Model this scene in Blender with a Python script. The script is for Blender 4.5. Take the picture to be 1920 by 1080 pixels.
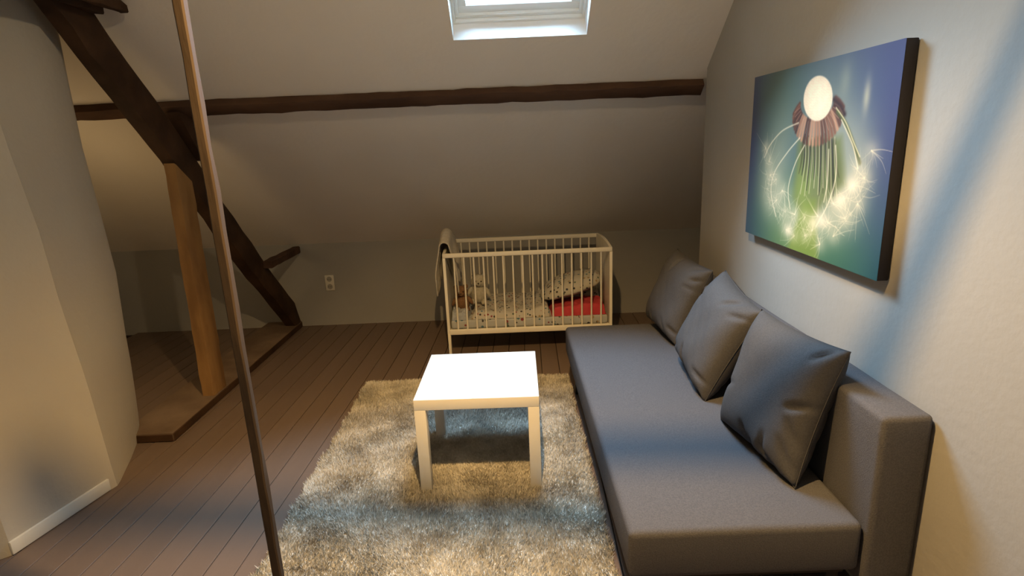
import bpy, bmesh, math, random
import numpy as np
from mathutils import Vector, Matrix
random.seed(7)
rng = np.random.default_rng(11)
C = bpy.context.scene.collection
scene = bpy.context.scene
for o in list(bpy.data.objects):
    bpy.data.objects.remove(o, do_unlink=True)

# ------------------------------------------------------------------ camera
CAM_H = 1.5392
R_ = Vector((0.99914864, -0.0064181, -0.04075301))
U_ = Vector((0.04106384, 0.24977456, 0.96743291))
F_ = Vector((-0.00396998, 0.96828275, -0.24982546))
cd = bpy.data.cameras.new('camera'); cam = bpy.data.objects.new('camera', cd); C.objects.link(cam)
cam.matrix_world = Matrix(((R_.x, U_.x, -F_.x, 0), (R_.y, U_.y, -F_.y, 0), (R_.z, U_.z, -F_.z, CAM_H), (0, 0, 0, 1)))
cd.sensor_width = 36; cd.lens = 1060.17 / 1920 * 36; cd.clip_start = .02; cd.clip_end = 200
scene.camera = cam

# ------------------------------------------------------------------ world, lights, exposure
SLOPE = math.radians(38); KY, KZ = 4.90, 0.749          # knee wall
def ceil_z(y): return KZ + (KY - y) * math.tan(SLOPE)
w = bpy.data.worlds.new('world'); scene.world = w; w.use_nodes = True
bg = w.node_tree.nodes['Background']; bg.inputs[0].default_value = (.52, .77, 1.0, 1); bg.inputs[1].default_value = 70
scene.view_settings.view_transform = 'Standard'; scene.view_settings.look = 'None'
scene.view_settings.gamma = 1; scene.view_settings.use_curve_mapping = False
scene.view_settings.exposure = 0.0

WX0, WX1, WS = -.267, .436, 0.95                        # roof window opening, length up the slope
WO = Vector((0, 3.21, ceil_z(3.21)))
SU = Vector((0, -math.cos(SLOPE), math.sin(SLOPE))); SO = Vector((0, math.sin(SLOPE), math.cos(SLOPE)))
def wl(x, s, o): return Vector((x, 0, 0)) + WO + SU * s + SO * o
ld = bpy.data.lights.new('daylight_portal', 'AREA'); ld.shape = 'RECTANGLE'; ld.size = WX1 - WX0; ld.size_y = WS
ld.cycles.is_portal = True
lo = bpy.data.objects.new('daylight_portal', ld); C.objects.link(lo)
pc = wl((WX0 + WX1) / 2, WS / 2, .24)
lo.matrix_world = Matrix(((1, 0, 0, pc.x), (0, SU.y, SO.y, pc.y), (0, SU.z, SO.z, pc.z), (0, 0, 0, 1)))

def point(name, loc, power, col, rad):
    l = bpy.data.lights.new(name, 'POINT'); l.energy = power; l.color = col; l.shadow_soft_size = rad
    o = bpy.data.objects.new(name, l); C.objects.link(o); o.location = loc; return o
def spot(name, loc, aim, power, col, rad, ang, blend):
    l = bpy.data.lights.new(name, 'SPOT'); l.energy = power; l.color = col; l.shadow_soft_size = rad
    l.spot_size = math.radians(ang); l.spot_blend = blend
    o = bpy.data.objects.new(name, l); C.objects.link(o); o.location = loc
    o.rotation_euler = (Vector(aim) - Vector(loc)).to_track_quat('-Z', 'Y').to_euler(); return o
WARM = (1, .59, .20)
LAMP = (-.05, 1.10, 2.6)
spot('ceiling_lamp_light', LAMP, (-.08, 1.72, 0), 310, WARM, .025, 114, .8)
point('alcove_lamp_light', (-2.66, 3.2, 1.1), 5.5, (1, .66, .30), .28)
point('added_fill_glow', LAMP, 38, (1, .76, .46), .025)  # added wide fill at the lamp's position, brightens the slope and walls

# ------------------------------------------------------------------ material helpers
def mat(name, col, rough=.6, col2=None, nscale=8, detail=4, bump=0, bscale=60, spec=.3, stretch=None, contrast=(.35, .65), sheen=0, rand=0):
    m = bpy.data.materials.new(name); m.use_nodes = True; nt = m.node_tree; b = nt.nodes['Principled BSDF']
    b.inputs['Base Color'].default_value = (*col, 1); b.inputs['Roughness'].default_value = rough
    b.inputs['Specular IOR Level'].default_value = spec
    if sheen: b.inputs['Sheen Weight'].default_value = sheen; b.inputs['Sheen Roughness'].default_value = .5
    tc = nt.nodes.new('ShaderNodeTexCoord'); mp = nt.nodes.new('ShaderNodeMapping')
    nt.links.new(tc.outputs['Object'], mp.inputs[0])
    if stretch: mp.inputs['Scale'].default_value = stretch
    last = None
    if col2:
        n = nt.nodes.new('ShaderNodeTexNoise'); n.inputs['Scale'].default_value = nscale; n.inputs['Detail'].default_value = detail
        nt.links.new(mp.outputs[0], n.inputs['Vector'])
        r = nt.nodes.new('ShaderNodeValToRGB'); r.color_ramp.elements[0].position = contrast[0]; r.color_ramp.elements[1].position = contrast[1]
        r.color_ramp.elements[0].color = (*col, 1); r.color_ramp.elements[1].color = (*col2, 1)
        nt.links.new(n.outputs['Fac'], r.inputs[0]); last = r.outputs[0]
    if rand:
        oi = nt.nodes.new('ShaderNodeObjectInfo'); hs = nt.nodes.new('ShaderNodeHueSaturation')
        mr = nt.nodes.new('ShaderNodeMapRange'); mr.inputs[3].default_value = 1 - rand; mr.inputs[4].default_value = 1 + rand
        nt.links.new(oi.outputs['Random'], mr.inputs[0]); nt.links.new(mr.outputs[0], hs.inputs['Value'])
        if last: nt.links.new(last, hs.inputs['Color'])
        else: hs.inputs['Color'].default_value = (*col, 1)
        last = hs.outputs[0]
    if last: nt.links.new(last, b.inputs['Base Color'])
    if bump:
        n2 = nt.nodes.new('ShaderNodeTexNoise'); n2.inputs['Scale'].default_value = bscale; n2.inputs['Detail'].default_value = 3
        nt.links.new(mp.outputs[0], n2.inputs['Vector'])
        bp = nt.nodes.new('ShaderNodeBump'); bp.inputs['Strength'].default_value = bump; bp.inputs['Distance'].default_value = .01
        nt.links.new(n2.outputs['Fac'], bp.inputs['Height']); nt.links.new(bp.outputs[0], b.inputs['Normal'])
    return m

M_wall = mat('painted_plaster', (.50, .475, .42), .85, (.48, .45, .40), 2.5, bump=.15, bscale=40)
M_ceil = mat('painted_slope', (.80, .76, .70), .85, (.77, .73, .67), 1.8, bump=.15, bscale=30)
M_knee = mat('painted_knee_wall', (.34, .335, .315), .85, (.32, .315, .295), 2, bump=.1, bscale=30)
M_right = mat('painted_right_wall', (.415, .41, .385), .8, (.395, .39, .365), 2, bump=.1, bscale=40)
M_floor = mat('brown_painted_board', (.17, .125, .10), .5, (.145, .105, .082), 3, bump=.12, bscale=30, stretch=(1, .15, 1), spec=.35, rand=.06)
M_gap = mat('dark_joint', (.03, .022, .018), .9)
M_dark = mat('dark_stained_timber', (.065, .034, .018), .75, (.035, .018, .010), 6, bump=.5, bscale=14, spec=.2)
M_purl = mat('brown_stained_timber', (.105, .058, .036), .75, (.06, .033, .022), 6, bump=.5, bscale=14, stretch=(.4, 1, 1), spec=.2)
M_post = mat('honey_timber', (.33, .19, .075), .7, (.20, .11, .045), 9, bump=.5, bscale=16, stretch=(1, 1, .25), spec=.2)
M_pole = mat('weathered_batten', (.066, .046, .031), .7, (.04, .028, .02), 12, bump=.4, bscale=30, stretch=(1, 1, .2), spec=.25)
M_sill = mat('brown_painted_sill', (.20, .145, .105), .65, (.13, .09, .062), 4, bump=.4, bscale=16, spec=.25)
M_white = mat('white_lacquer', (.82, .80, .74), .35, spec=.5)
M_crib = mat('cream_painted_wood', (.80, .76, .65), .45, (.76, .72, .61), 6, spec=.35)
M_frame = mat('white_window_paint', (.86, .90, .90), .4, spec=.4)
M_reveal = mat('white_reveal', (.88, .90, .90), .6)
M_sofa = mat('charcoal_fabric', (.084, .084, .094), .9, (.112, .112, .122), 260, 2, bump=.35, bscale=420, spec=.1)
M_cush = mat('charcoal_cushion_fabric', (.064, .064, .069), .8, (.08, .08, .084), 200, 2, bump=.2, bscale=380, spec=.22)
M_black = mat('black_metal', (.015, .015, .016), .5)
M_base = mat('white_baseboard_paint', (.72, .72, .68), .45, spec=.4)
M_red = mat('red_cotton', (.50, .06, .07), .9, (.42, .04, .05), 12, bump=.2, bscale=80)
M_sheet = mat('pale_blue_sheet', (.40, .43, .47), .9, (.30, .32, .35), 30, bump=.2, bscale=40)
M_throw = mat('oatmeal_knit', (.56, .53, .46), .95, (.48, .45, .39), 40, bump=.5, bscale=160)
M_bear = mat('brown_plush', (.22, .125, .065), .95, (.17, .09, .045), 60, bump=.6, bscale=200)
M_bunny = mat('cream_plush', (.50, .47, .38), .95, (.42, .39, .31), 60, bump=.6, bscale=200)
M_plastic = mat('white_plastic', (.62, .60, .53), .4)
M_socket = mat('grey_socket_well', (.33, .32, .28), .5)
M_canvas_edge = mat('black_canvas_edge', (.022, .020, .024), .7)

def glass_mat():
    m = bpy.data.materials.new('window_glass'); m.use_nodes = True; nt = m.node_tree
    for n in list(nt.nodes): nt.nodes.remove(n)
    out = nt.nodes.new('ShaderNodeOutputMaterial'); tr = nt.nodes.new('ShaderNodeBsdfTransparent'); gl = nt.nodes.new('ShaderNodeBsdfGlossy')
    gl.inputs['Roughness'].default_value = .02; tr.inputs[0].default_value = (.93, .97, 1, 1)
    mx = nt.nodes.new('ShaderNodeMixShader'); fr = nt.nodes.new('ShaderNodeFresnel'); fr.inputs[0].default_value = 1.45
    nt.links.new(fr.outputs[0], mx.inputs[0]); nt.links.new(tr.outputs[0], mx.inputs[1]); nt.links.new(gl.outputs[0], mx.inputs[2])
    nt.links.new(mx.outputs[0], out.inputs[0]); return m
M_glass = glass_mat()

def dots_mat(name, base, dens=38):
    """cotton printed with small scattered motifs"""
    m = bpy.data.materials.new(name); m.use_nodes = True; nt = m.node_tree; b = nt.nodes['Principled BSDF']
    b.inputs['Roughness'].default_value = .9; b.inputs['Specular IOR Level'].default_value = .1
    tc = nt.nodes.new('ShaderNodeTexCoord')
    v = nt.nodes.new('ShaderNodeTexVoronoi'); v.inputs['Scale'].default_value = dens; v.inputs['Randomness'].default_value = .9
    nt.links.new(tc.outputs['Object'], v.inputs['Vector'])
    lt = nt.nodes.new('ShaderNodeMath'); lt.operation = 'LESS_THAN'; lt.inputs[1].default_value = .30
    nt.links.new(v.outputs['Distance'], lt.inputs[0])
    sep = nt.nodes.new('ShaderNodeSeparateColor'); nt.links.new(v.outputs['Color'], sep.inputs[0])
    r = nt.nodes.new('ShaderNodeValToRGB'); r.color_ramp.interpolation = 'CONSTANT'
    cols = [(0, (.05, .05, .055)), (.28, (.22, .05, .05)), (.42, (.10, .13, .10)), (.58, (.09, .17, .22)), (.74, (.06, .055, .05)), (.88, (.30, .22, .12))]
    el = r.color_ramp.elements; el[0].position = 0; el[0].color = (*cols[0][1], 1); el[1].position = cols[1][0]; el[1].color = (*cols[1][1], 1)
    for p, c in cols[2:]: e = el.new(p); e.color = (*c, 1)
    nt.links.new(sep.outputs[0], r.inputs[0])
    mx = nt.nodes.new('ShaderNodeMix'); mx.data_type = 'RGBA'; mx.inputs[6].default_value = (*base, 1)
    nt.links.new(lt.outputs[0], mx.inputs[0]); nt.links.new(r.outputs[0], mx.inputs[7]); nt.links.new(mx.outputs[2], b.inputs['Base Color'])
    return m
M_print = dots_mat('printed_cotton', (.45, .43, .38))
M_print3 = dots_mat('printed_sheet', (.40, .41, .40), 26)
M_print2 = dots_mat('printed_cotton_pillow', (.44, .42, .36), 34)

# ------------------------------------------------------------------ object helpers
def tag(o, label=None, cat=None, group=None, kind=None):
    if label: o['label'] = label
    if cat: o['category'] = cat
    if group: o['group'] = group
    if kind: o['kind'] = kind
    return o
def thing(name, label, cat, loc=(0, 0, 0), group=None):
    o = bpy.data.objects.new(name, None); C.objects.link(o); o.location = loc; o.empty_display_size = .1
    tag(o, label, cat, group); return o
def obj(name, bm, m, parent=None, smooth=False, angle=40):
    me = bpy.data.meshes.new(name)
    if isinstance(bm, bmesh.types.BMesh):
        bmesh.ops.recalc_face_normals(bm, faces=bm.faces)
        bm.to_mesh(me); bm.free()
    else:
        me.from_pydata(*bm); me.update()
    me.materials.append(m)
    o = bpy.data.objects.new(name, me); C.objects.link(o)
    if smooth:
        for p in me.polygons: p.use_smooth = True
        if smooth != 'all':
            try: me.set_sharp_from_angle(angle=math.radians(angle))
            except Exception: pass
    if parent is not None:
        o.parent = parent
        if parent.type == 'EMPTY' or parent.parent is None:
            o.matrix_parent_inverse = Matrix.Translation(-Vector(parent.location))
        else:
            o.matrix_parent_inverse = Matrix.Identity(4)
    return o
def share(name, src, parent, loc):
    o = src.copy(); C.objects.link(o); o.parent = parent; o.name = name
    o.matrix_parent_inverse = src.matrix_parent_inverse.copy(); o.location = loc; return o
def struct(name, bm, m, **k): return tag(obj(name, bm, m, **k), kind='structure')
def nb(): return bmesh.new()
def box(bm, x0, x1, y0, y1, z0, z1, bevel=0, seg=2, M=None):
    r = bmesh.ops.create_cube(bm, size=1); vs = r['verts']
    for v in vs: v.co = Vector((x0 + (v.co.x + .5) * (x1 - x0), y0 + (v.co.y + .5) * (y1 - y0), z0 + (v.co.z + .5) * (z1 - z0)))
    if bevel:
        es = list({e for v in vs for e in v.link_edges})
        r = bmesh.ops.bevel(bm, geom=es, offset=bevel, segments=seg, profile=.5, affect='EDGES')
        vs = list({v for f in r['faces'] for v in f.verts} | {v for v in vs if v.is_valid})
    if M is not None:
        for v in vs: v.co = M(v.co) if callable(M) else M @ v.co
    return vs
def hexa(bm, lo4, hi4):
    a = [bm.verts.new(p) for p in lo4]; b = [bm.verts.new(p) for p in hi4]
    bm.faces.new(a[::-1]); bm.faces.new(b)
    for i in range(4): bm.faces.new((a[i], a[(i + 1) % 4], b[(i + 1) % 4], b[i]))
def hewn(rings, jit=.004, sub=6, cham=.12):
    """hewn timber: rings of 4 corners, edges waney, subdivided along its length"""
    bm = nb(); R = []
    fr = []
    for i in range(len(rings) - 1):
        n = sub if not isinstance(sub, (list, tuple)) else sub[i]
        for k in range(n):
            t = k / n; fr.append([Vector(a).lerp(Vector(b), t) for a, b in zip(rings[i], rings[i + 1])])
    fr.append([Vector(a) for a in rings[-1]])
    for q in fr:
        ring = []
        c = sum(q, Vector()) / 4
        for i in range(4):
            a, p, n = q[i - 1], q[i], q[(i + 1) % 4]
            for e, d in ((a, cham), (n, cham)):
                ring.append(p.lerp(e, d))
        j = [Vector((random.gauss(0, jit), random.gauss(0, jit), random.gauss(0, jit))) for _ in range(4)]
        R.append([bm.verts.new(v + j[k // 2]) for k, v in enumerate(ring)])
    for A, B in zip(R, R[1:]):
        for k in range(8): bm.faces.new((A[k], A[(k + 1) % 8], B[(k + 1) % 8], B[k]))
    bm.faces.new(R[0]); bm.faces.new(R[-1][::-1]); return bm
def grid(nx, ny, f, close=False):
    vs = [tuple(f(i / nx, j / ny)) for j in range(ny + 1) for i in range(nx + 1)]
    fs = [(j * (nx + 1) + i, j * (nx + 1) + i + 1, (j + 1) * (nx + 1) + i + 1, (j + 1) * (nx + 1) + i) for j in range(ny) for i in range(nx)]
    return vs, [], fs
def smoothn(x, y, s=0):
    return (math.sin(x * 1.7 + s) * math.cos(y * 2.3 - s * 1.3) + .5 * math.sin(x * 3.9 - y * 2.7 + s * 2) + .3 * math.sin(x * 7.1 + y * 6.3 + s)) / 1.8
def sphere(bm, c, r, seg=20, ring=14, sc=(1, 1, 1), rot=None):
    g = bmesh.ops.create_uvsphere(bm, u_segments=seg, v_segments=ring, radius=1)
    for v in g['verts']:
        p = Vector((v.co.x * r * sc[0], v.co.y * r * sc[1], v.co.z * r * sc[2]))
        if rot: p = rot @ p
        v.co = p + Vector(c)

# ================================================================== ROOM SHELL
RX = 1.15; WEND = 3.43; RIDGE = .9; XL, XR, YB = -3.7, 2.6, -3.0
# floor: subfloor + every board
fl = struct('floor', (lambda b: (box(b, XL, XR, YB, KY + .15, -.12, -.022), b)[1])(nb()), M_gap)
BW = .1215
ang = .03
bmb = nb(); L0 = KY - YB
box(bmb, -BW / 2 + .0022, BW / 2 - .0022, -L0 / 2 - .1, L0 / 2 + .05, -.021, 0, .0018, 1)
first = None
xk = XL - .1; mid = (KY + YB) / 2
k = 0
boards = []
x = XL + .25
while x < XR - .1:
    if first is None:
        first = obj('floor_board', bmb, M_floor, fl); b = first
    else: b = share('floor_board', first, fl, (0, 0, 0))
    b.location = (x + (mid - 2.5) * math.tan(ang), mid, random.uniform(-.0012, 0)); b.rotation_euler = (0, 0, -ang)
    x += BW; k += 1
# walls
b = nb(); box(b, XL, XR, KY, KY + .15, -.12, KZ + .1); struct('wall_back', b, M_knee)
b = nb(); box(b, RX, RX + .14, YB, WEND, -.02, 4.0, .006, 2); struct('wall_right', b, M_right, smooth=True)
b = nb(); box(b, XR, XR + .1, YB, KY + .1, -.1, 4.0); box(b, RX + .13, XR, WEND - .9, WEND - .8, -.1, 3.2); struct('wall_right_far', b, M_wall)
b = nb(); box(b, XL - .1, XL, YB, KY + .1, -.1, 4.0); struct('wall_left_far', b, M_wall)
b = nb(); box(b, XL, XR, YB - .1, YB, -.1, 2.2); struct('wall_front', b, M_wall)
# left chimney wall: leaning face and splayed end, lofted through heights
prof = [(0.0, -1.968, -2.172), (.12, -1.975, -2.158), (.27, -1.981, -2.146), (.45, -1.988, -2.134), (.59, -1.996, -2.129), (.95, -2.026, -2.106), (1.25, -2.038, -2.118), (1.6, -2.078, -2.136), (1.9, -2.10, -2.133), (2.1, -2.112, -2.128), (2.6, -2.13, -2.14), (3.9, -2.16, -2.17)]
b = nb(); rows = []
for z, xa, xb in prof:
    lean = xa + 1.968
    pts = [(-3.2, -2.9), (-2.14 + lean, -2.9), (-2.14 + lean, 1.915), (-2.075 + lean, 1.965), (-1.978 + lean * 1, 2.40), (xa, 2.435), (xa - .012, 2.475), ((xa + xb) / 2, 2.70), (xb + .004, 2.92), (xb - .02, 2.965), (-3.2, 3.02)]
    rows.append([b.verts.new((px, py, z)) for px, py in pts])
for A, B in zip(rows, rows[1:]):
    for i in range(len(A)): b.faces.new((A[i], A[(i + 1) % len(A)], B[(i + 1) % len(B)], B[i]))
struct('wall_left', b, M_wall, smooth=True, angle=25)
# baseboards on the left wall
def base_run(p, q, name, h=.062, t=.014):
    p = Vector((*p, 0)); q = Vector((*q, 0)); d = (q - p).normalized(); n = Vector((d.y, -d.x, 0))
    b = nb(); L = (q - p).length
    box(b, 0, L, 0, t, 0.004, h, .003, 2, M=lambda c: p + d * c.x + n * c.y + Vector((0, 0, c.z)))
    struct(name, b, M_base, smooth=True)
base_run((-2.082, 1.962), (-1.985, 2.402), 'baseboard_left')
base_run((-2.138, -2.5), (-2.138, 1.905), 'baseboard_left_near')
# sloped ceiling around the roof window + far slope
b = nb(); TH = .22
def strip(x0, x1, s0, s1):
    hexa(b, [wl(x0, s0, 0), wl(x1, s0, 0), wl(x1, s1, 0), wl(x0, s1, 0)], [wl(x0, s0, TH), wl(x1, s0, TH), wl(x1, s1, TH), wl(x0, s1, TH)])
s_lo = -(KY + .12 - 3.21) / math.cos(SLOPE); s_hi = (3.21 - RIDGE) / math.cos(SLOPE)
strip(XL, WX0, s_lo, s_hi); strip(WX1, XR, s_lo, s_hi); strip(WX0, WX1, s_lo, 0); strip(WX0, WX1, WS, s_hi)
struct('ceiling', b, M_ceil)
b = nb(); zr = ceil_z(RIDGE)
hexa(b, [(XL, RIDGE, zr), (XR, RIDGE, zr), (XR, YB - .1, zr - (RIDGE - YB + .1) * math.tan(SLOPE)), (XL, YB - .1, zr - (RIDGE - YB + .1) * math.tan(SLOPE))],
     [(XL, RIDGE, zr + .25), (XR, RIDGE, zr + .25), (XR, YB - .1, zr + .25 - (RIDGE - YB + .1) * math.tan(SLOPE)), (XL, YB - .1, zr + .25 - (RIDGE - YB + .1) * math.tan(SLOPE))])
struct('ceiling_near', b, M_ceil)
# roof window
def lbox(b, x0, x1, s0, s1, o0, o1, bev=0): box(b, x0, x1, s0, s1, o0, o1, bev, 2, M=lambda c: wl(c.x, c.y, c.z))
D = .115
b = nb()
for a in ((WX0 - .004, WX1 + .004, -.02, .001, 0.0005, D + .12), (WX0 - .004, WX1 + .004, WS - .001, WS + .02, .0005, D + .12), (WX0 - .02, WX0 + .001, 0, WS, .0005, D + .12), (WX1 - .001, WX1 + .02, 0, WS, .0005, D + .12)): lbox(b, *a)
win = struct('window_1', b, M_reveal); 
def ringb(name, ix, i0, i1, wd, o0, o1, m, bev=.004):
    b = nb(); X0, X1, S0, S1 = WX0 + ix, WX1 - ix, i0, WS - i1
    for a in ((X0, X1, S0, S0 + wd), (X0, X1, S1 - wd, S1), (X0, X0 + wd, S0 + wd - .002, S1 - wd + .002), (X1 - wd, X1, S0 + wd - .002, S1 - wd + .002)): lbox(b, *a, o0, o1, bev)
    return obj(name, b, m, win, smooth=True)
ringb('window_lining', -.002, -.002, -.002, .016, D, D + .035, M_frame)
ringb('window_frame', .010, .010, .010, .022, D + .025, D + .06, M_frame)
ringb('window_sash', .026, .026, .026, .048, D + .045, D + .085, M_frame)
b = nb(); lbox(b, WX0 + .07, WX1 - .07, .07, WS - .07, D + .062, D + .066); obj('window_pane', b, M_glass, win)
# handle bar strip on the sash top (out of the frame) is part of the window
b = nb(); lbox(b, WX0 + .1, WX1 - .1, WS - .085, WS - .07, D + .02, D + .045, .004); obj('window_handle', b, M_frame, win, smooth=True)

# ================================================================== TIMBER FRAME
# purlin let into the slope
pr = .05
P0, P1 = 3.487, 3.487
s0 = (3.21 - 3.487) / math.cos(SLOPE); s1 = s0 - .082
def pq(x): return [wl(x, s0, -.0), wl(x, s0 + .0, -pr), wl(x, s1, -pr), wl(x, s1, .0)]
xs = np.linspace(-3.65, 1.148, 5)
tag(obj('roof_purlin', hewn([pq(float(x)) for x in xs], .0022, 14, .05), M_purl, smooth=True), 'long dark brown hewn beam running level across the white sloped ceiling', 'beam')
# rafter (diagonal)
Ux = [(2.66, 2.478), (2.922, 2.219), (3.301, 1.845), (3.682, 1.44), (3.769, 1.33), (4.277, .775), (4.80, .245), (4.875, .052)]
Lx = [(2.44, 2.46), (2.77, 2.12), (3.148, 1.745), (3.43, 1.455), (3.62, 1.24), (4.10, .70), (4.50, .30), (4.76, .052)]
XA, XB = -2.035, -1.93
rings = [[(XB, u[0], u[1]), (XB, l[0], l[1]), (XA, l[0], l[1]), (XA, u[0], u[1])] for u, l in zip(Ux, Lx)]
tag(obj('diagonal_strut', hewn(rings, .003, [3, 4, 4, 2, 5, 5, 2]), M_dark, smooth=True), 'thick dark brown diagonal roof timber crossing the left side down to the floor', 'beam')
# block under the purlin
b = hewn([[(x, 3.42, 1.79), (x, 3.60, 1.755), (x, 3.70, 1.52), (x, 3.62, 1.50)] for x in (-2.01, -1.895)], .003, 3)
tag(obj('purlin_cleat', b, M_dark, smooth=True), 'dark wedge block between the diagonal timber and the level beam', 'beam')
# collar boards at the top left
for (xa, xb, yf, z0, z1, lab) in ((-1.925, -1.885, 2.93, 2.205, 2.262, 'shorter dark board end nailed at the top of the diagonal timber'), (-1.83, -1.79, 2.955, 2.212, 2.250, 'longer dark board end sticking out furthest right at the top left corner')):
    rr = [[(xa, y, z0 + (yf - y) * .0), (xb, y, z0), (xb, y, z1 + min(.12, (yf - y) * .5)), (xa, y, z1 + min(.12, (yf - y) * .5))] for y in (yf, yf - .1, yf - .4, yf - .9, .8)]
    tag(obj('collar_board', hewn(rr, .003, 4), M_dark, smooth=True), lab, 'beam', 'collar boards at the top left')
# post
pb = [(-2.02, 3.335), (-1.94, 3.335), (-1.94, 3.50), (-2.02, 3.50)]
pt_ = [(-1.995, 3.35), (-1.925, 3.35), (-1.925, 3.50), (-1.995, 3.50)]
rings = []
for t in np.linspace(0, 1, 5):
    z0 = .05 + t * 1.45
    rings.append([(a[0] * (1 - t) + c[0] * t, a[1] * (1 - t) + c[1] * t, z0 if q < 2 else .05 + t * 1.33) for q, (a, c) in enumerate(zip(pb, pt_))])
tag(obj('support_post', hewn(rings, .0012, 5, .06), M_post, smooth=True, angle=60), 'upright honey coloured square wooden post standing on the floor plank', 'post')
# sill plank on the floor
sp = [[(-2.235, y, .003), (-1.93 + dx, y, .003), (-1.93 + dx, y, .05), (-2.235, y, .05)] for y, dx in ((2.853, 0), (3.3, 0), (3.8, 0), (4.3, 0), (4.885, 0))]
tag(obj('sill_plank', hewn(sp, .001, 4, .03), M_sill, smooth=True), 'flat brown floor timber under the post, running back to the knee wall', 'beam')
b = nb(); box(b, -1.9345, -1.9255, 2.856, 4.88, .003, .046, .002, 1); box(b, -2.232, -1.932, 2.8465, 2.854, .003, .044, .002, 1)
tag(obj('raw_edge', b, M_dark, bpy.data.objects['sill_plank']), 'dark unpainted edge')
# short tie between strut and knee wall
tz = .700
rr = [[(-1.925, y, tz - .03), (-1.86, y, tz - .03), (-1.86, y, tz + .032), (-1.925, y, tz + .032)] for y in (4.28, 4.45, 4.65, 4.895)]
tag(obj('tie_stub', hewn(rr, .002, 3), M_purl, smooth=True), 'short stubby brown timber joining the diagonal beam to the low wall', 'beam')
# unseen rod added below the ceiling lamp, shaped for its shadow (it throws the soft dark band over wall, sofa, rug and boards)
rail = thing('shadow_rod', 'slim dark rod on two cords, added out of view overhead to cast the dark band', 'shadow rod', (.06, 1.235, 2.25))
def bar(x):
    y = 1.228 - .07 * x; return [(x, y - .017, 2.233), (x, y + .017, 2.233), (x, y + .017, 2.267), (x, y - .017, 2.267)]
obj('rod', hewn([bar(x) for x in (-.355, -.1, .2, .56)], .0002, 3), M_black, rail, smooth=True)
for x in (-.33, .53):
    y = 1.228 - .07 * x; b = nb(); box(b, x - .0012, x + .0012, y - .0012, y + .0012, 2.266, ceil_z(y) - .0005); obj('cord', b, M_black, rail)
# slim pole in the foreground
b = nb()
rr = []
for i, z in enumerate(np.linspace(0, 3.5, 5)):
    cx = -.70; hw, hd = .0125, .0125
    rr.append([(cx - hw, 1.35 - hd, z), (cx + hw, 1.35 - hd, z), (cx + hw, 1.35 + hd, z), (cx - hw, 1.35 + hd, z)])
tag(obj('wooden_pole', hewn(rr, .0009, 9, .15), M_pole, smooth=True), 'thin brown wooden pole standing upright in the left foreground', 'pole')

# ================================================================== RUG
rug = thing('shaggy_rug', 'mottled beige and grey shaggy rug under the coffee table', 'rug', (-.34, 2.55, 0))
RX0, RX1, RY0, RY1 = -1.016, .334, 1.56, 3.53
def rug_mat(name):
    m = bpy.data.materials.new(name); m.use_nodes = True; nt = m.node_tree; bs = nt.nodes['Principled BSDF']
    bs.inputs['Roughness'].default_value = .85; bs.inputs['Specular IOR Level'].default_value = .15
    tc = nt.nodes.new('ShaderNodeTexCoord')
    n1 = nt.nodes.new('ShaderNodeTexNoise'); n1.inputs['Scale'].default_value = 5.5; n1.inputs['Detail'].default_value = 5; n1.inputs['Roughness'].default_value = .65
    n2 = nt.nodes.new('ShaderNodeTexNoise'); n2.inputs['Scale'].default_value = 70; n2.inputs['Detail'].default_value = 2
    nt.links.new(tc.outputs['Object'], n1.inputs['Vector']); nt.links.new(tc.outputs['Object'], n2.inputs['Vector'])
    ad = nt.nodes.new('ShaderNodeMath'); ad.operation = 'MULTIPLY_ADD'; ad.inputs[1].default_value = .45
    nt.links.new(n2.outputs['Fac'], ad.inputs[0]); nt.links.new(n1.outputs['Fac'], ad.inputs[2])
    r = nt.nodes.new('ShaderNodeValToRGB'); e = r.color_ramp.elements
    e[0].position = .52; e[0].color = (.36, .34, .30, 1); e[1].position = .90; e[1].color = (.80, .77, .70, 1)
    e2 = e.new(.72); e2.color = (.60, .57, .50, 1)
    nt.links.new(ad.outputs[0], r.inputs[0]); nt.links.new(r.outputs[0], bs.inputs['Base Color'])
    return m
M_rug = rug_mat('shaggy_wool')
b = nb(); box(b, RX0 + .008, RX1 - .008, RY0, RY1 - .008, .002, .012, .003, 1); obj('backing', b, M_rug, rug)
N = 170000
px = rng.uniform(RX0, RX1, N); py = rng.uniform(RY0, RY1, N)
# waney outline
px += .006 * np.sin(py * 31) * (np.abs(px - (RX0 + RX1) / 2) > .6)
h = .022 * (.75 + .35 * rng.random(N)) * (1 + .12 * np.sin(px * 17 + 2 * np.sin(py * 9)) * np.cos(py * 14 + 1.5 * np.sin(px * 7)))
la = 2 * np.pi * (.5 + .5 * np.sin(px * 4.1 + 1.3 * np.cos(py * 5.3))) + rng.normal(0, 1.3, N)
ll = .006 + .010 * rng.random(N)
wa = rng.uniform(0, np.pi, N); ww = .0032
v = np.zeros((N, 3, 3))
v[:, 0] = np.stack([px - np.cos(wa) * ww, py - np.sin(wa) * ww, np.full(N, .008)], 1)
v[:, 1] = np.stack([px + np.cos(wa) * ww, py + np.sin(wa) * ww, np.full(N, .008)], 1)
v[:, 2] = np.stack([px + np.cos(la) * ll, py + np.sin(la) * ll, .008 + h], 1)
me = bpy.data.meshes.new('pile'); me.vertices.add(N * 3); me.vertices.foreach_set('co', v.ravel())
me.loops.add(N * 3); me.loops.foreach_set('vertex_index', np.arange(N * 3)); me.polygons.add(N)
me.polygons.foreach_set('loop_start', np.arange(0, N * 3, 3)); me.update(calc_edges=True); me.validate()
me.materials.append(M_rug)
pile = bpy.data.objects.new('pile', me); C.objects.link(pile); pile.parent = rug; pile.matrix_parent_inverse = Matrix.Translation(-Vector(rug.location)); pile['kind'] = 'stuff'

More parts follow.
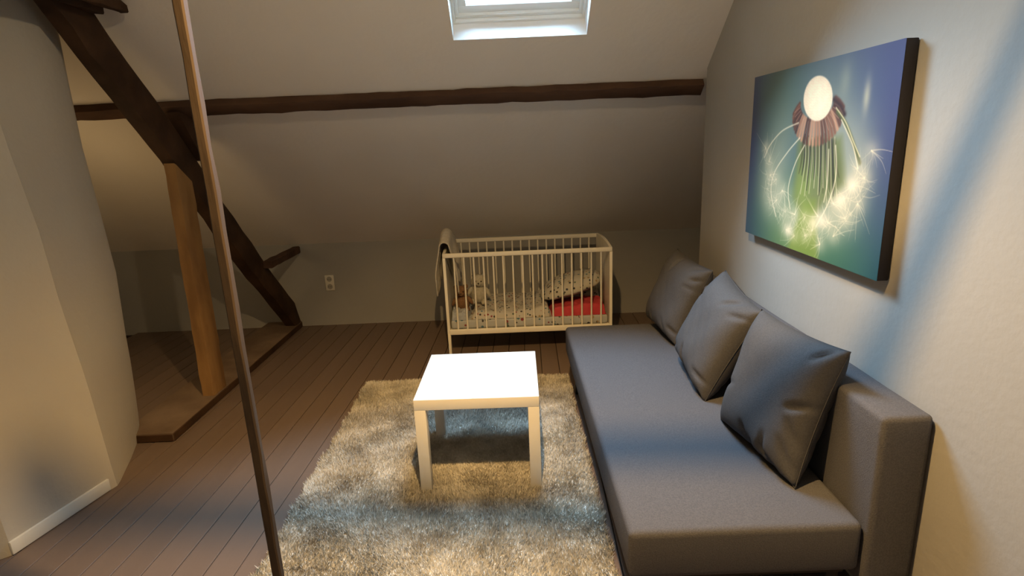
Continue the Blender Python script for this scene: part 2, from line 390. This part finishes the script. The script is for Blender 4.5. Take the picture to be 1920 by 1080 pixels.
# ================================================================== COFFEE TABLE
TX, TY, TR, TZ = -.1826, 2.5401, -.0148, .0155
tb = thing('coffee_table', 'square white coffee table with thick top standing on the shaggy rug', 'table', (TX, TY, TZ))
tb.rotation_euler = (0, 0, TR)
def lobj(name, b, m, root, **k):
    o = obj(name, b, m, None, **k); o.parent = root; return o
b = nb(); box(b, -.275, .275, -.275, .275, .40, .45, .0018, 2); lobj('tabletop', b, M_white, tb, smooth=True)
b = nb(); box(b, -.025, .025, -.025, .025, 0, .3995, .0015, 2); lg = lobj('leg', b, M_white, tb, smooth=True); lg.location = (-.25, -.25, 0)
for q in ((.25, -.25), (.25, .25), (-.25, .25)): share('leg', lg, tb, (*q, 0))

# ================================================================== SOFA
sf = thing('sofa_bed', 'charcoal grey fabric sofa bed standing along the right wall', 'sofa', (.72, 2.37, 0))
def padded(x0, x1, y0, y1, z0, z1, bev, nx, ny, amp=.004, seed=0):
    b = nb(); box(b, x0, x1, y0, y1, z0, z1, bev, 4)
    return b
b = nb(); box(b, .306, .994, 1.415, 3.335, .255, .42, .022, 4)
bmesh.ops.subdivide_edges(b, edges=[e for e in b.edges if e.calc_length() > .3], cuts=14, use_grid_fill=True)
for v_ in b.verts:
    if v_.co.z > .40:
        fx = (v_.co.x - .306) / .688; fy = (v_.co.y - 1.415) / 1.92
        v_.co.z += .006 * math.sin(math.pi * max(0, min(1, fx))) * math.sin(math.pi * max(0, min(1, fy))) + .0015 * smoothn(v_.co.x * 5, v_.co.y * 3)
obj('seat', b, M_sofa, sf, smooth=True, angle=50)
b = nb(); box(b, .999, 1.143, 1.405, 3.345, .20, .765, .018, 4)
bmesh.ops.subdivide_edges(b, edges=[e for e in b.edges if e.calc_length() > .3], cuts=10, use_grid_fill=True)
for v_ in b.verts:
    v_.co.x += .0025 * smoothn(v_.co.y * 3, v_.co.z * 5, 2) * (v_.co.x < 1.1)
    if v_.co.z > .74: v_.co.z += .002 * smoothn(v_.co.y * 4, v_.co.x * 3, 1)
obj('backrest', b, M_sofa, sf, smooth=True, angle=50)
# seams
b = nb(); box(b, .3045, .9955, 1.4135, 3.3365, .338, .3405, .001, 1)
b = nb(); box(b, .33, .97, 1.45, 3.30, .225, .254, .004, 1); obj('base_frame', b, M_black, sf)
b = nb(); box(b, -.02, .02, -.02, .02, 0.001, .226, .003, 2); lg = obj('leg', b, M_black, sf, smooth=True); 
for i, q in enumerate(((.955, 1.50), (.955, 3.26), (.375, 3.26), (.375, 1.50), (1.07, 1.50), (1.07, 3.26))):
    if i == 0: lg.location = (*q, 0)
    else: share('leg', lg, sf, (*q, 0))

# cushions
def pmat(yaw, lean, phi):
    cy, sy, cl, sl, cp, sp_ = math.cos(yaw), math.sin(yaw), math.cos(lean), math.sin(lean), math.cos(phi), math.sin(phi)
    a = Vector((0, -1, 0)); bb = Vector((sl, 0, cl)); n = Vector((-cl, 0, sl))
    Rz = Matrix.Rotation(yaw, 3, 'Z'); a, bb, n = Rz @ a, Rz @ bb, Rz @ n
    return a * cp + bb * sp_, -a * sp_ + bb * cp, n
def cushion(label, c, yaw, lean, phi, s, seed, thick=.075):
    A, B, Nn = pmat(yaw, lean, phi); c = Vector(c); rnd = random.Random(seed)
    root = thing('cushion', label, 'cushion', (c.x, c.y, .43), 'charcoal cushions on the sofa')
    n = 44; b = nb(); V = {}
    creases = []
    for _ in range(9):
        q = rnd.random() * 4; side = int(q); t = q - side
        e = [(t * 2 - 1, 1), (1, t * 2 - 1), (t * 2 - 1, -1), (-1, t * 2 - 1)][side]
        an = math.atan2(-e[1], -e[0]) + rnd.uniform(-.6, .6); creases.append((e[0], e[1], math.cos(an), math.sin(an), rnd.uniform(.25, .6), rnd.uniform(.005, .013)))
    for sgn in (1, -1):
        for j in range(n + 1):
            for i in range(n + 1):
                u, w_ = i / n * 2 - 1, j / n * 2 - 1
                edge = i in (0, n) or j in (0, n)
                if edge and sgn == -1: V[(i, j, -1)] = V[(i, j, 1)]; continue
                # concave sides, pointed corners
                k = 1 - .065 * (1 - w_ * w_) ; k2 = 1 - .065 * (1 - u * u)
                x_, y_ = u * k, w_ * k2
                hgt = (max(0, (1 - u ** 4)) * max(0, (1 - w_ ** 4))) ** .55
                d = thick * hgt
                if not edge:
                    for ex, ey, dx, dy, ln, am in creases:
                        rx, ry = u - ex, w_ - ey; al = rx * dx + ry * dy; pe = -rx * dy + ry * dx
                        if 0 < al < ln: d -= am * math.exp(-(pe / .045) ** 2) * math.sin(math.pi * al / ln) * 1.6 * (1 if sgn > 0 else .4); 
                    d += .004 * smoothn(u * 2.2, w_ * 2.2, seed)
                p = c + A * (x_ * s / 2) + B * (y_ * s / 2) + Nn * (sgn * d)
                V[(i, j, sgn)] = b.verts.new(p)
        for j in range(n):
            for i in range(n):
                b.faces.new([V[(i, j, sgn)], V[(i + 1, j, sgn)], V[(i + 1, j + 1, sgn)], V[(i, j + 1, sgn)]])
    obj('cushion_cover', b, M_cush, root, smooth='all')
    # piped seam
    b = nb(); loop = [(i, 0) for i in range(n)] + [(n, j) for j in range(n)] + [(n - i, n) for i in range(n)] + [(0, n - j) for j in range(n)]
    R = []
    for (i, j) in loop:
        u, w_ = i / n * 2 - 1, j / n * 2 - 1
        p = c + A * (u * (1 - .065 * (1 - w_ * w_)) * s / 2) + B * (w_ * (1 - .065 * (1 - u * u)) * s / 2)
        out = (p - c).normalized()
        R.append([b.verts.new(p + out * (.0018 * math.cos(t)) + Nn * (.0018 * math.sin(t))) for t in (0, 1.57, 3.14, 4.71)])
    for k in range(len(R)):
        P, Q = R[k], R[(k + 1) % len(R)]
        for t in range(4): b.faces.new((P[t], P[(t + 1) % 4], Q[(t + 1) % 4], Q[t]))
    obj('seam', b, M_cush, root, smooth='all')
cushion('nearest of the three charcoal cushions, largest in view, leaning upright', (.912, 1.837, .652), .144, .303, -.002, .475, 3, .086)
cushion('middle charcoal cushion, tilted on its corner between the other two', (.905, 2.43, .662), .04, .44, -.16, .47, 5, .098)
cushion('farthest charcoal cushion, at the crib end of the sofa', (.925, 3.10, .655), .147, .381, -.082, .455, 9, .092)

# ================================================================== CANVAS PRINT
CX, CY0, CY1, CZ0, CZ1 = 1.11, 1.675, 2.666, 1.081, 1.773
cv = thing('canvas_print', 'large canvas photo of a white dandelion head on blue green, hung on the right wall', 'picture', (RX, (CY0 + CY1) / 2, CZ0))
b = nb(); box(b, CX + .0008, RX - .004, CY0, CY1, CZ0, CZ1, .003, 2); obj('stretcher_edge', b, M_canvas_edge, cv, smooth=True)
W, H = 560, 392
uu, vv = np.meshgrid(np.linspace(0, 1, W), np.linspace(0, 1, H)); asp = 1.43
X_ = uu * asp; Y_ = vv
def g(a): return np.exp(-a)
img = np.zeros((H, W, 3))
def blob(cx, cy, rx, ry, col, amt, rot=0, p=1.0):
    dx, dy = (X_ - cx * asp), (Y_ - cy); c_, s_ = math.cos(rot), math.sin(rot)
    a = ((dx * c_ + dy * s_) / rx) ** 2 + ((-dx * s_ + dy * c_) / ry) ** 2
    m = (amt * g(a ** p))[..., None]; img[:] = img * (1 - m) + np.array(col) / 255. * m
def line(pts, wd, col, amt, soft=2.0, taper=False):
    pts = np.array(pts, float) * np.array([asp, 1])
    n = 26; out = []
    for i in range(len(pts) - 1):   # catmull rom
        p0 = pts[max(i - 1, 0)]; p1 = pts[i]; p2 = pts[i + 1]; p3 = pts[min(i + 2, len(pts) - 1)]
        for t in np.linspace(0, 1, n, endpoint=False):
            out.append(.5 * ((2 * p1) + (-p0 + p2) * t + (2 * p0 - 5 * p1 + 4 * p2 - p3) * t * t + (-p0 + 3 * p1 - 3 * p2 + p3) * t ** 3))
    out.append(pts[-1]); out = np.array(out)[::4 if len(out) > 40 else 2]
    x0, x1 = out[:, 0].min() - wd * 4, out[:, 0].max() + wd * 4; y0, y1 = out[:, 1].min() - wd * 4, out[:, 1].max() + wd * 4
    i0, i1 = max(0, int(x0 / asp * (W - 1))), min(W, int(x1 / asp * (W - 1)) + 2); j0, j1 = max(0, int(y0 * (H - 1))), min(H, int(y1 * (H - 1)) + 2)
    if i1 <= i0 or j1 <= j0: return
    xx, yy = X_[j0:j1, i0:i1], Y_[j0:j1, i0:i1]; d = np.full(xx.shape, 9.); 
    for k in range(len(out) - 1):
        a, e = out[k], out[k + 1] - out[k]; L = e @ e + 1e-12
        t = np.clip(((xx - a[0]) * e[0] + (yy - a[1]) * e[1]) / L, 0, 1)
        dd = np.hypot(xx - a[0] - t * e[0], yy - a[1] - t * e[1])
        if taper: dd = dd / max(.15, 1 - .85 * (k / len(out)))
        d = np.minimum(d, dd)
    m = (amt * g((d / wd) ** soft))[..., None]; s_ = img[j0:j1, i0:i1]; s_[:] = s_ * (1 - m) + np.array(col) / 255. * m
# background
tl, tr, bl, br = [np.array(c) / 255. for c in ((72, 92, 138), (70, 82, 142), (48, 78, 112), (30, 84, 102))]
top = tl * (1 - uu[..., None]) + tr * uu[..., None]; bot = bl * (1 - uu[..., None]) + br * uu[..., None]
img[:] = top * (1 - vv[..., None]) + bot * vv[..., None]
blob(.33, .15, .42, .34, (88, 126, 128), .85); blob(.62, .25, .30, .35, (96, 124, 134), .7); blob(.22, .55, .22, .34, (74, 112, 108), .6)
blob(.42, .80, .45, .26, (70, 118, 88), .75); blob(.45, 1.0, .34, .16, (96, 138, 84), .75); blob(.72, .95, .30, .16, (56, 112, 92), .6)
blob(.0, .35, .11, .5, (58, 72, 128), .7); blob(1.0, .3, .16, .5, (60, 70, 136), .7)
# mist
for cx, cy, rx, ry, am in ((.28, .50, .17, .20, .42), (.33, .74, .22, .14, .42), (.62, .78, .24, .12, .55), (.76, .62, .17, .17, .62), (.82, .42, .14, .16, .35), (.70, .40, .14, .20, .35), (.20, .62, .13, .16, .3), (.52, .86, .2, .09, .45), (.86, .58, .09, .12, .4), (.24, .74, .11, .10, .4), (.78, .74, .13, .09, .5), (.44, .88, .12, .07, .4)):
    blob(cx, cy, rx, ry, (186, 200, 190), am)
blob(.62, .30, .22, .2, (140, 156, 150), .35); blob(.30, .30, .12, .14, (110, 136, 134), .4)
blob(.845, .205, .024, .07, (176, 186, 176), .75); blob(.72, .12, .045, .08, (140, 160, 158), .5)
# stem
def poly(pts, col, amt=1, soft=.01):
    P = np.array(pts) * np.array([asp, 1]); ins = np.zeros(X_.shape, bool); dm = np.full(X_.shape, 9.)
    for i in range(len(P)):
        a, e_ = P[i], P[(i + 1) % len(P)]
        c1 = (a[1] > Y_) != (e_[1] > Y_); ins ^= c1 & (X_ < (e_[0] - a[0]) * (Y_ - a[1]) / (e_[1] - a[1] + 1e-12) + a[0])
        e = e_ - a; t = np.clip(((X_ - a[0]) * e[0] + (Y_ - a[1]) * e[1]) / (e @ e), 0, 1); dm = np.minimum(dm, np.hypot(X_ - a[0] - t * e[0], Y_ - a[1] - t * e[1]))
    m = np.where(ins, np.clip(.5 + dm / soft, 0, 1), np.clip(.5 - dm / soft, 0, 1))[..., None] * amt
    img[:] = img * (1 - m) + np.array(col) / 255. * m
poly([(.44, .40), (.73, .38), (.78, .60), (.66, .72), (.60, .80), (.50, .80), (.44, .70)], (104, 124, 78), .8, .06)
poly([(.52, .72), (.60, .70), (.66, 1.02), (.42, 1.02)], (112, 146, 66), .85, .05)
blob(.50, .66, .09, .13, (124, 158, 84), .7); blob(.70, .56, .07, .12, (62, 80, 52), .55)
# hanging bracts
pr_ = random.Random(4)
for k in range(13):
    t = k / 12; x0 = .475 + t * .215
    line([(x0, .38 + .02 * pr_.random()), (x0 + .012 + .02 * (t - .5), .50), (x0 + .02 + .06 * (t - .5), .56 + .12 * pr_.random())], .012, (44, 46, 50) if k % 2 else (72, 78, 60), .85, 2, True)
for k in range(9):
    t = k / 8; x0 = .49 + t * .20
    line([(x0, .38), (x0 + .015, .50), (x0 + .02 + .05 * (t - .4), .62 + .1 * pr_.random())], .0035, (188, 196, 176), .75)
# brown skirt of bracts
for k in range(26):
    t = k / 25; a = math.pi * (1.02 - 1.06 * t)
    cx, cy = .55 + .125 * math.cos(a) * .98, .205 + .10 * math.sin(a) * .9
    ex, ey = .555 + .185 * math.cos(a) * .92, .215 + .155 * math.sin(a) + .035
    sh = pr_.choice([(124, 88, 78), (156, 116, 100), (96, 66, 62), (178, 140, 122), (76, 54, 56)])
    line([(cx, cy), ((cx + ex) / 2, (cy + ey) / 2), (ex, ey + .01)], .0125, sh, .95, 3)
for k in range(18):
    t = k / 17; a = math.pi * (.95 - .9 * t)
    line([(.55 + .12 * math.cos(a), .205 + .1 * math.sin(a)), (.555 + .165 * math.cos(a), .22 + .15 * math.sin(a))], .0025, (186, 158, 148), .5)
line([(.66, .20), (.705, .235), (.735, .275)], .014, (52, 40, 48), .9)
# leaf like sepal to the right
line([(.69, .26), (.74, .31), (.79, .39), (.85, .50)], .013, (84, 98, 66), .9, 3); line([(.68, .24), (.745, .31), (.80, .40), (.845, .47)], .004, (206, 212, 184), .85)
# head
a = ((X_ - .553 * asp) * math.cos(.25) + (Y_ - .185) * math.sin(.25)); c_ = (-(X_ - .553 * asp) * math.sin(.25) + (Y_ - .185) * math.cos(.25))
rr_ = np.sqrt((a / .15) ** 2 + (c_ / .114) ** 2); m = np.clip((1 - rr_) * 14, 0, 1)[..., None]
cell = np.sin(a * 260 + 2 * np.sin(c_ * 200)) * np.sin(c_ * 250 + 2 * np.cos(a * 190)); shade = (1 - .10 * np.clip(rr_, 0, 1) ** 3 + .035 * cell)[..., None]
img[:] = img * (1 - m) + np.array([252, 246, 232]) / 255. * shade * m
# long arcs and fluff
WH = (226, 230, 218)
for P in ([(.43, .30), (.30, .34), (.20, .42), (.15, .50)], [(.45, .38), (.36, .46), (.26, .58), (.24, .70), (.30, .84)], [(.49, .42), (.43, .52), (.39, .66), (.42, .78)], [(.70, .42), (.72, .56), (.69, .70), (.62, .84)], [(.66, .44), (.67, .6), (.66, .70)], [(.72, .30), (.80, .42), (.84, .52)]):
    line(P, .0048, WH, .72)
cent = [(.16, .44), (.22, .60), (.28, .62), (.30, .74), (.38, .80), (.40, .90), (.47, .92), (.46, .80), (.54, .80), (.60, .86), (.63, .78), (.70, .80), (.72, .70), (.78, .66), (.82, .60), (.84, .52), (.88, .56), (.86, .68), (.80, .76), (.74, .86), (.66, .92), (.90, .44), (.55, .90), (.34, .68), (.20, .52)]
for (cx, cy) in cent:
    blob(cx, cy, .055, .045, (214, 220, 208), .34)
    base = pr_.uniform(0, 6.28)
    for k in range(pr_.choice((4, 6, 8))):
        an = base + k * .5 + pr_.uniform(-.5, .5); L = pr_.uniform(.04, .19)
        mx_, my_ = cx + math.cos(an) * L * .5 / asp + pr_.uniform(-.01, .01), cy + math.sin(an) * L * .5
        line([(cx, cy), (mx_, my_), (cx + math.cos(an + .1) * L / asp, cy + math.sin(an + .1) * L)], .0034, WH, pr_.uniform(.18, .45), 2, True)
for k in range(120):
    t = pr_.uniform(0, math.pi); cx, cy = .53 - .36 * math.cos(t) , .52 + .34 * math.sin(t) + pr_.uniform(-.05, .05)
    an = pr_.uniform(0, 6.28); L = pr_.uniform(.05, .14)
    line([(cx, cy), (cx + math.cos(an) * L * .5 / asp, cy + math.sin(an) * L * .5 + .01), (cx + math.cos(an) * L / asp, cy + math.sin(an) * L)], .0034, WH, pr_.uniform(.12, .34), 2, True)
for (cx, cy, r_) in ((.82, .60, .05), (.76, .68, .05), (.60, .82, .05), (.42, .90, .035), (.66, .80, .045)): blob(cx, cy, r_, r_ * .8, (236, 238, 228), .6)
img = np.clip(img, 0, 1); gray = img.mean(-1, keepdims=True); img = gray + (img - gray) * .88; img[..., 0] *= 1.08; img[..., 2] *= .90; img = np.clip(img, 0, 1)
lin = np.where(img <= .04045, img / 12.92, ((img + .055) / 1.055) ** 2.4)
me = bpy.data.meshes.new('printed_picture')
co = np.stack([np.full(uu.shape, CX), CY1 - uu * (CY1 - CY0), CZ1 - vv * (CZ1 - CZ0)], -1).reshape(-1, 3)
idx = np.arange(W * H).reshape(H, W); q = np.stack([idx[:-1, :-1], idx[1:, :-1], idx[1:, 1:], idx[:-1, 1:]], -1).reshape(-1, 4)
me.vertices.add(W * H); me.vertices.foreach_set('co', co.ravel()); me.loops.add(q.size); me.loops.foreach_set('vertex_index', q.ravel())
me.polygons.add(len(q)); me.polygons.foreach_set('loop_start', np.arange(0, q.size, 4)); me.update(calc_edges=True)
at = me.color_attributes.new('print', 'FLOAT_COLOR', 'POINT')
at.data.foreach_set('color', np.concatenate([lin.reshape(-1, 3), np.ones((W * H, 1))], 1).ravel().astype(np.float32))
mp = bpy.data.materials.new('printed_canvas'); mp.use_nodes = True; nt = mp.node_tree; bs = nt.nodes['Principled BSDF']; bs.inputs['Roughness'].default_value = .6; bs.inputs['Specular IOR Level'].default_value = .25
an_ = nt.nodes.new('ShaderNodeAttribute'); an_.attribute_name = 'print'; nt.links.new(an_.outputs['Color'], bs.inputs['Base Color'])
me.materials.append(mp)
po = bpy.data.objects.new('printed_picture', me); C.objects.link(po); po.parent = cv; po.matrix_parent_inverse = Matrix.Translation(-Vector(cv.location))

# ================================================================== CRIB
BX0, BX1, BY0, BY1, BT = -.506, .712, 3.97, 4.626, .785
cr = thing('baby_crib', 'cream painted wooden baby crib with slatted sides against the low wall', 'crib', ((BX0 + BX1) / 2, (BY0 + BY1) / 2, 0))
def endpanel(x0, x1):
    b = nb(); pts = []
    n = 14
    prof = [(BY0 + .004, .17), (BY0 + .004, BT - .03), (BY0 + .02, BT - .004)]
    for i in range(n + 1):
        t = i / n; prof.append((BY0 + .035 + t * (BY1 - BY0 - .07), BT + .018 * math.sin(math.pi * t)))
    prof += [(BY1 - .02, BT - .004), (BY1 - .004, BT - .03), (BY1 - .004, .17)]
    A = [b.verts.new((x0, y, z)) for y, z in prof]; B = [b.verts.new((x1, y, z)) for y, z in prof]
    b.faces.new(A); b.faces.new(B[::-1])
    for i in range(len(A)): b.faces.new((A[i], A[(i + 1) % len(A)], B[(i + 1) % len(B)], B[i]))
    bmesh.ops.bevel(b, geom=[e for e in b.edges if e.calc_face_angle(0) > 1.2], offset=.003, segments=2, affect='EDGES')
    return b
for xx in (BX0, BX1 - .02): obj('end_panel', endpanel(xx, xx + .02), M_crib, cr, smooth=True)
b = nb(); box(b, 0, .022, 0, .04, .001, .18, .004, 2); lg = obj('leg', b, M_crib, cr, smooth=True)
for i, q in enumerate(((BX0, BY0), (BX1 - .022, BY0), (BX0, BY1 - .04), (BX1 - .022, BY1 - .04))):
    if i == 0: lg.location = (*q, 0)
    else: share('leg', lg, cr, (*q, 0))
for yy in (BY0, BY1 - .022):
    b = nb(); box(b, BX0, BX1, yy, yy + .022, BT - .032, BT, .006, 3); obj('top_rail', b, M_crib, cr, smooth=True)
    b = nb(); box(b, BX0 + .015, BX1 - .015, yy, yy + .022, .172, .212, .006, 3); obj('bottom_rail', b, M_crib, cr, smooth=True)
b = nb(); bmesh.ops.create_cone(b, cap_ends=True, segments=10, radius1=.0065, radius2=.0065, depth=BT - .03 - .208, matrix=Matrix.Translation((0, 0, (BT - .03 + .208) / 2)))
br_ = obj('bar', b, M_crib, cr, smooth=True); k = 0
for yy in (BY0 + .011, BY1 - .011):
    for i in range(16):
        x_ = BX0 + .010 + (i + 1) * (BX1 - BX0 - .02) / 17
        if k == 0: br_.location = (x_, yy, 0)
        else: share('bar', br_, cr, (x_, yy, 0))
        k += 1
b = nb(); box(b, BX0 + .021, BX1 - .021, BY0 + .024, BY1 - .024, .19, .205, .002, 1); obj('bed_base', b, M_crib, cr)
# mattress
b = nb(); box(b, BX0 + .026, BX1 - .026, BY0 + .03, BY1 - .03, .206, .275, .016, 3)
tag(obj('crib_mattress', b, M_print3, smooth=True), 'mattress in a busy printed sheet lying inside the crib', 'mattress')
# duvet : heaped printed cover
def duvet(name, x0, x1, y0, y1, zb, zf, m, label, cat, n=70, ny=40):
    vs = []; fs = []
    def top(u, w_): return zf(u, w_)
    idx = {}
    for j in range(ny + 1):
        for i in range(n + 1):
            u, w_ = i / n, j / ny
            eu = min(1, min(u, 1 - u) * 16); ew = min(1, min(w_, 1 - w_) * 10)
            e = math.sqrt(max(0, 1 - (1 - eu) ** 2)) * math.sqrt(max(0, 1 - (1 - ew) ** 2))
            z = zb + (top(u, w_) - zb) * e
            wob = .008 * math.sin(u * 23 + w_ * 5)
            idx[i, j] = len(vs); vs.append((x0 + u * (x1 - x0) + wob * (1 - eu), y0 + w_ * (y1 - y0), z))
    for j in range(ny):
        for i in range(n): fs.append((idx[i, j], idx[i + 1, j], idx[i + 1, j + 1], idx[i, j + 1]))
    k0 = len(vs); vs += [(a, b_, zb) for a, b_ in ((x0, y0), (x1, y0), (x1, y1), (x0, y1))]; fs.append((k0 + 3, k0 + 2, k0 + 1, k0))
    return tag(obj(name, (vs, [], fs), m, smooth='all'), label, cat)
duvet('duvet', -.33, .265, BY0 + .034, BY1 - .034, .276, lambda u, w_: .325 + .012 * smoothn(u * 6, w_ * 4) + .035 * max(0, u - .75) / .25 + .0 * w_, M_print, 'cream duvet printed with tiny dark motifs, spread in the crib', 'bedding')
duvet('red_blanket', .27, .676, BY0 + .036, BY0 + .30, .276, lambda u, w_: .355 + .008 * smoothn(u * 7, w_ * 4, 3) - .03 * max(0, .5 - u) / .5, M_red, 'folded bright red blanket at the right end of the crib', 'blanket')
# pillow heap
def heap():
    b = nb(); sphere(b, (0, 0, 0), 1, 40, 26)
    for v_ in b.verts:
        p = v_.co.copy(); sx = math.copysign(abs(p.x) ** .8, p.x); sy = math.copysign(abs(p.y) ** .7, p.y)
        z = p.z * (.095 if p.z > 0 else .045)
        X2, Y2 = sx * .235, sy * .20
        v_.co = Vector((.435 + X2, 4.24 + Y2, .43 + z + .055 * (X2 + .05) / .2 + .006 * smoothn(X2 * 22, Y2 * 18, 4) + .05 * (-Y2 < 0) * 0))
    return b
tag(obj('crib_pillow', heap(), M_print2, smooth='all'), 'plump cream printed pillow heaped on the red blanket in the crib', 'pillow')
duvet('folded_cover', .27, .676, BY0 + .31, BY1 - .04, .276, lambda u, w_: .38 + .01 * smoothn(u * 5, w_ * 5, 8), M_print, 'cream printed folded cover behind the red blanket in the crib', 'bedding')
# rolled sheet corner at the left end
duvet('folded_sheet', -.475, -.345, BY0 + .036, BY0 + .26, .276, lambda u, w_: .33 + .015 * smoothn(u * 5, w_ * 6, 5), M_sheet, 'crumpled pale blue sheet in the front left corner of the crib', 'bedding')
# throw over the left end panel
n, m_ = 60, 30
def thr(i, j):
    t = i / n; w_ = j / m_
    y = BY0 + .035 + w_ * .47
    Lin, Lout, topz = .36 - .04 * math.sin(w_ * 9), .30 + .03 * math.sin(w_ * 11 + 1) + .05 * (1 - w_), BT + .035 + .018 * math.sin(math.pi * w_) + .055 * math.exp(-((w_ - .45) / .3) ** 2)
    r = .036
    tot = Lin + Lout + math.pi * r; d = t * tot
    if d < Lout: x, z = -r, topz - (Lout - d)
    elif d < Lout + math.pi * r:
        a = (d - Lout) / r; x, z = -r * math.cos(a), topz + r * math.sin(a)
    else: x, z = r, topz - (d - Lout - math.pi * r)
    dep = (topz - z)
    fold = .014 * math.sin(w_ * 17 + dep * 3) * min(1, max(0, dep) / .1)
    k = 1 + (.25 * dep if x > 0 else 0)
    x = BX0 + .01 + x * (1 + 1.2 * min(.2, max(0, dep)) / .2 * .8) + fold * (1 if x > 0 else -1) * .7 + (.004)
    y = y + (.5 - w_) * .22 * max(0, dep) + .01 * math.sin(dep * 20)
    return (x, y, z)
vs = [thr(i, j) for j in range(m_ + 1) for i in range(n + 1)]
fs = [(j * (n + 1) + i, j * (n + 1) + i + 1, (j + 1) * (n + 1) + i + 1, (j + 1) * (n + 1) + i) for j in range(m_) for i in range(n)]
th = tag(obj('throw_blanket', (vs, [], fs), M_throw, smooth='all'), 'oatmeal knitted throw hung over the left end panel of the crib', 'blanket')
sm = th.modifiers.new('thickness', 'SOLIDIFY'); sm.thickness = .009; sm.offset = 0
# soft toys
def plush(name, label, c, s, m, ears, tilt, face=True):
    root = thing(name, label, 'soft toy', c); Rt = Matrix.Rotation(tilt, 3, 'Y')
    def P(x, y, z): return Vector(c) + Rt @ Vector((x * s, y * s, z * s))
    b = nb(); sphere(b, P(0, 0, .42), s * .42, 24, 18, (.85, .75, 1.02), Rt); obj('body', b, m, root, smooth='all')
    b = nb(); sphere(b, P(0, -.03, 1.02), s * .33, 24, 18, (1, .9, .92), Rt); sphere(b, P(0, -.30, .95), s * .13, 16, 12, (1, .7, .8), Rt); hd = obj('head', b, m, root, smooth='all')
    for q in (-1, 1):
        b = nb()
        if ears == 'long': sphere(b, P(q * .15, 0, 1.40), s * .10, 14, 12, (1, .55, 2.1), Rt)
        elif ears == 'point':
            g_ = bmesh.ops.create_cone(b, cap_ends=True, segments=12, radius1=.12 * s, radius2=.015 * s, depth=.28 * s)
            for v_ in g_['verts']: v_.co = P(q * .2, 0, 1.38) + Rt @ Vector((v_.co.x, v_.co.y * .6, v_.co.z))
        else: sphere(b, P(q * .25, 0, 1.27), s * .12, 14, 12, (1, .6, 1), Rt)
        e = obj('ear', b, m, root, smooth='all')
        b = nb(); sphere(b, P(q * .40, -.12, .55), s * .13, 14, 12, (.8, .8, 1.9), Rt @ Matrix.Rotation(q * -.5, 3, 'Y')); obj('arm', b, m, root, smooth='all')
        b = nb(); sphere(b, P(q * .24, -.28, .13), s * .15, 14, 12, (.85, 1.7, .85), Rt); obj('leg', b, m, root, smooth='all')
        b = nb(); sphere(b, P(q * .12, -.30, 1.07), s * .032, 10, 8); obj('eye', b, M_black, root, smooth='all')
    b = nb(); sphere(b, P(0, -.39, .99), s * .035, 10, 8); obj('nose', b, M_black, root, smooth='all')
    return root
plush('plush_bunny', 'cream plush rabbit with pointed ears sitting in the crib', (-.285, 4.28, .325), .175, M_bunny, 'point', .06)
plush('plush_bear', 'brown plush bear slumped beside the rabbit in the crib', (-.395, 4.17, .30), .15, M_bear, 'round', -.06)

# ================================================================== OUTLET
ot = thing('wall_outlet', 'white double power outlet on the low back wall beside the diagonal beam', 'outlet', (-1.638, KY, .393))
b = nb(); box(b, -1.678, -1.598, KY - .011, KY, .323, .463, .004, 3); obj('cover_plate', b, M_plastic, ot, smooth=True)
for zc in (.427, .359):
    b = nb()
    bmesh.ops.create_cone(b, cap_ends=True, segments=24, radius1=.024, radius2=.021, depth=.004, matrix=Matrix.Translation((-1.638, KY - .0125, zc)) @ Matrix.Rotation(math.pi / 2, 4, 'X'))
    s_ = obj('socket', b, M_socket, ot, smooth=True)
    for q in (-.0095, .0095):
        b = nb(); bmesh.ops.create_cone(b, cap_ends=True, segments=10, radius1=.003, radius2=.003, depth=.003, matrix=Matrix.Translation((-1.638 + q, KY - .0155, zc)) @ Matrix.Rotation(math.pi / 2, 4, 'X'))
        h_ = obj('pin_hole', b, M_black); h_.parent = s_; h_.matrix_parent_inverse = s_.matrix_parent_inverse.inverted() @ Matrix.Translation(-Vector(ot.location)) if False else (Matrix.Translation(-Vector(ot.location)) @ Matrix.Translation(Vector(ot.location)))
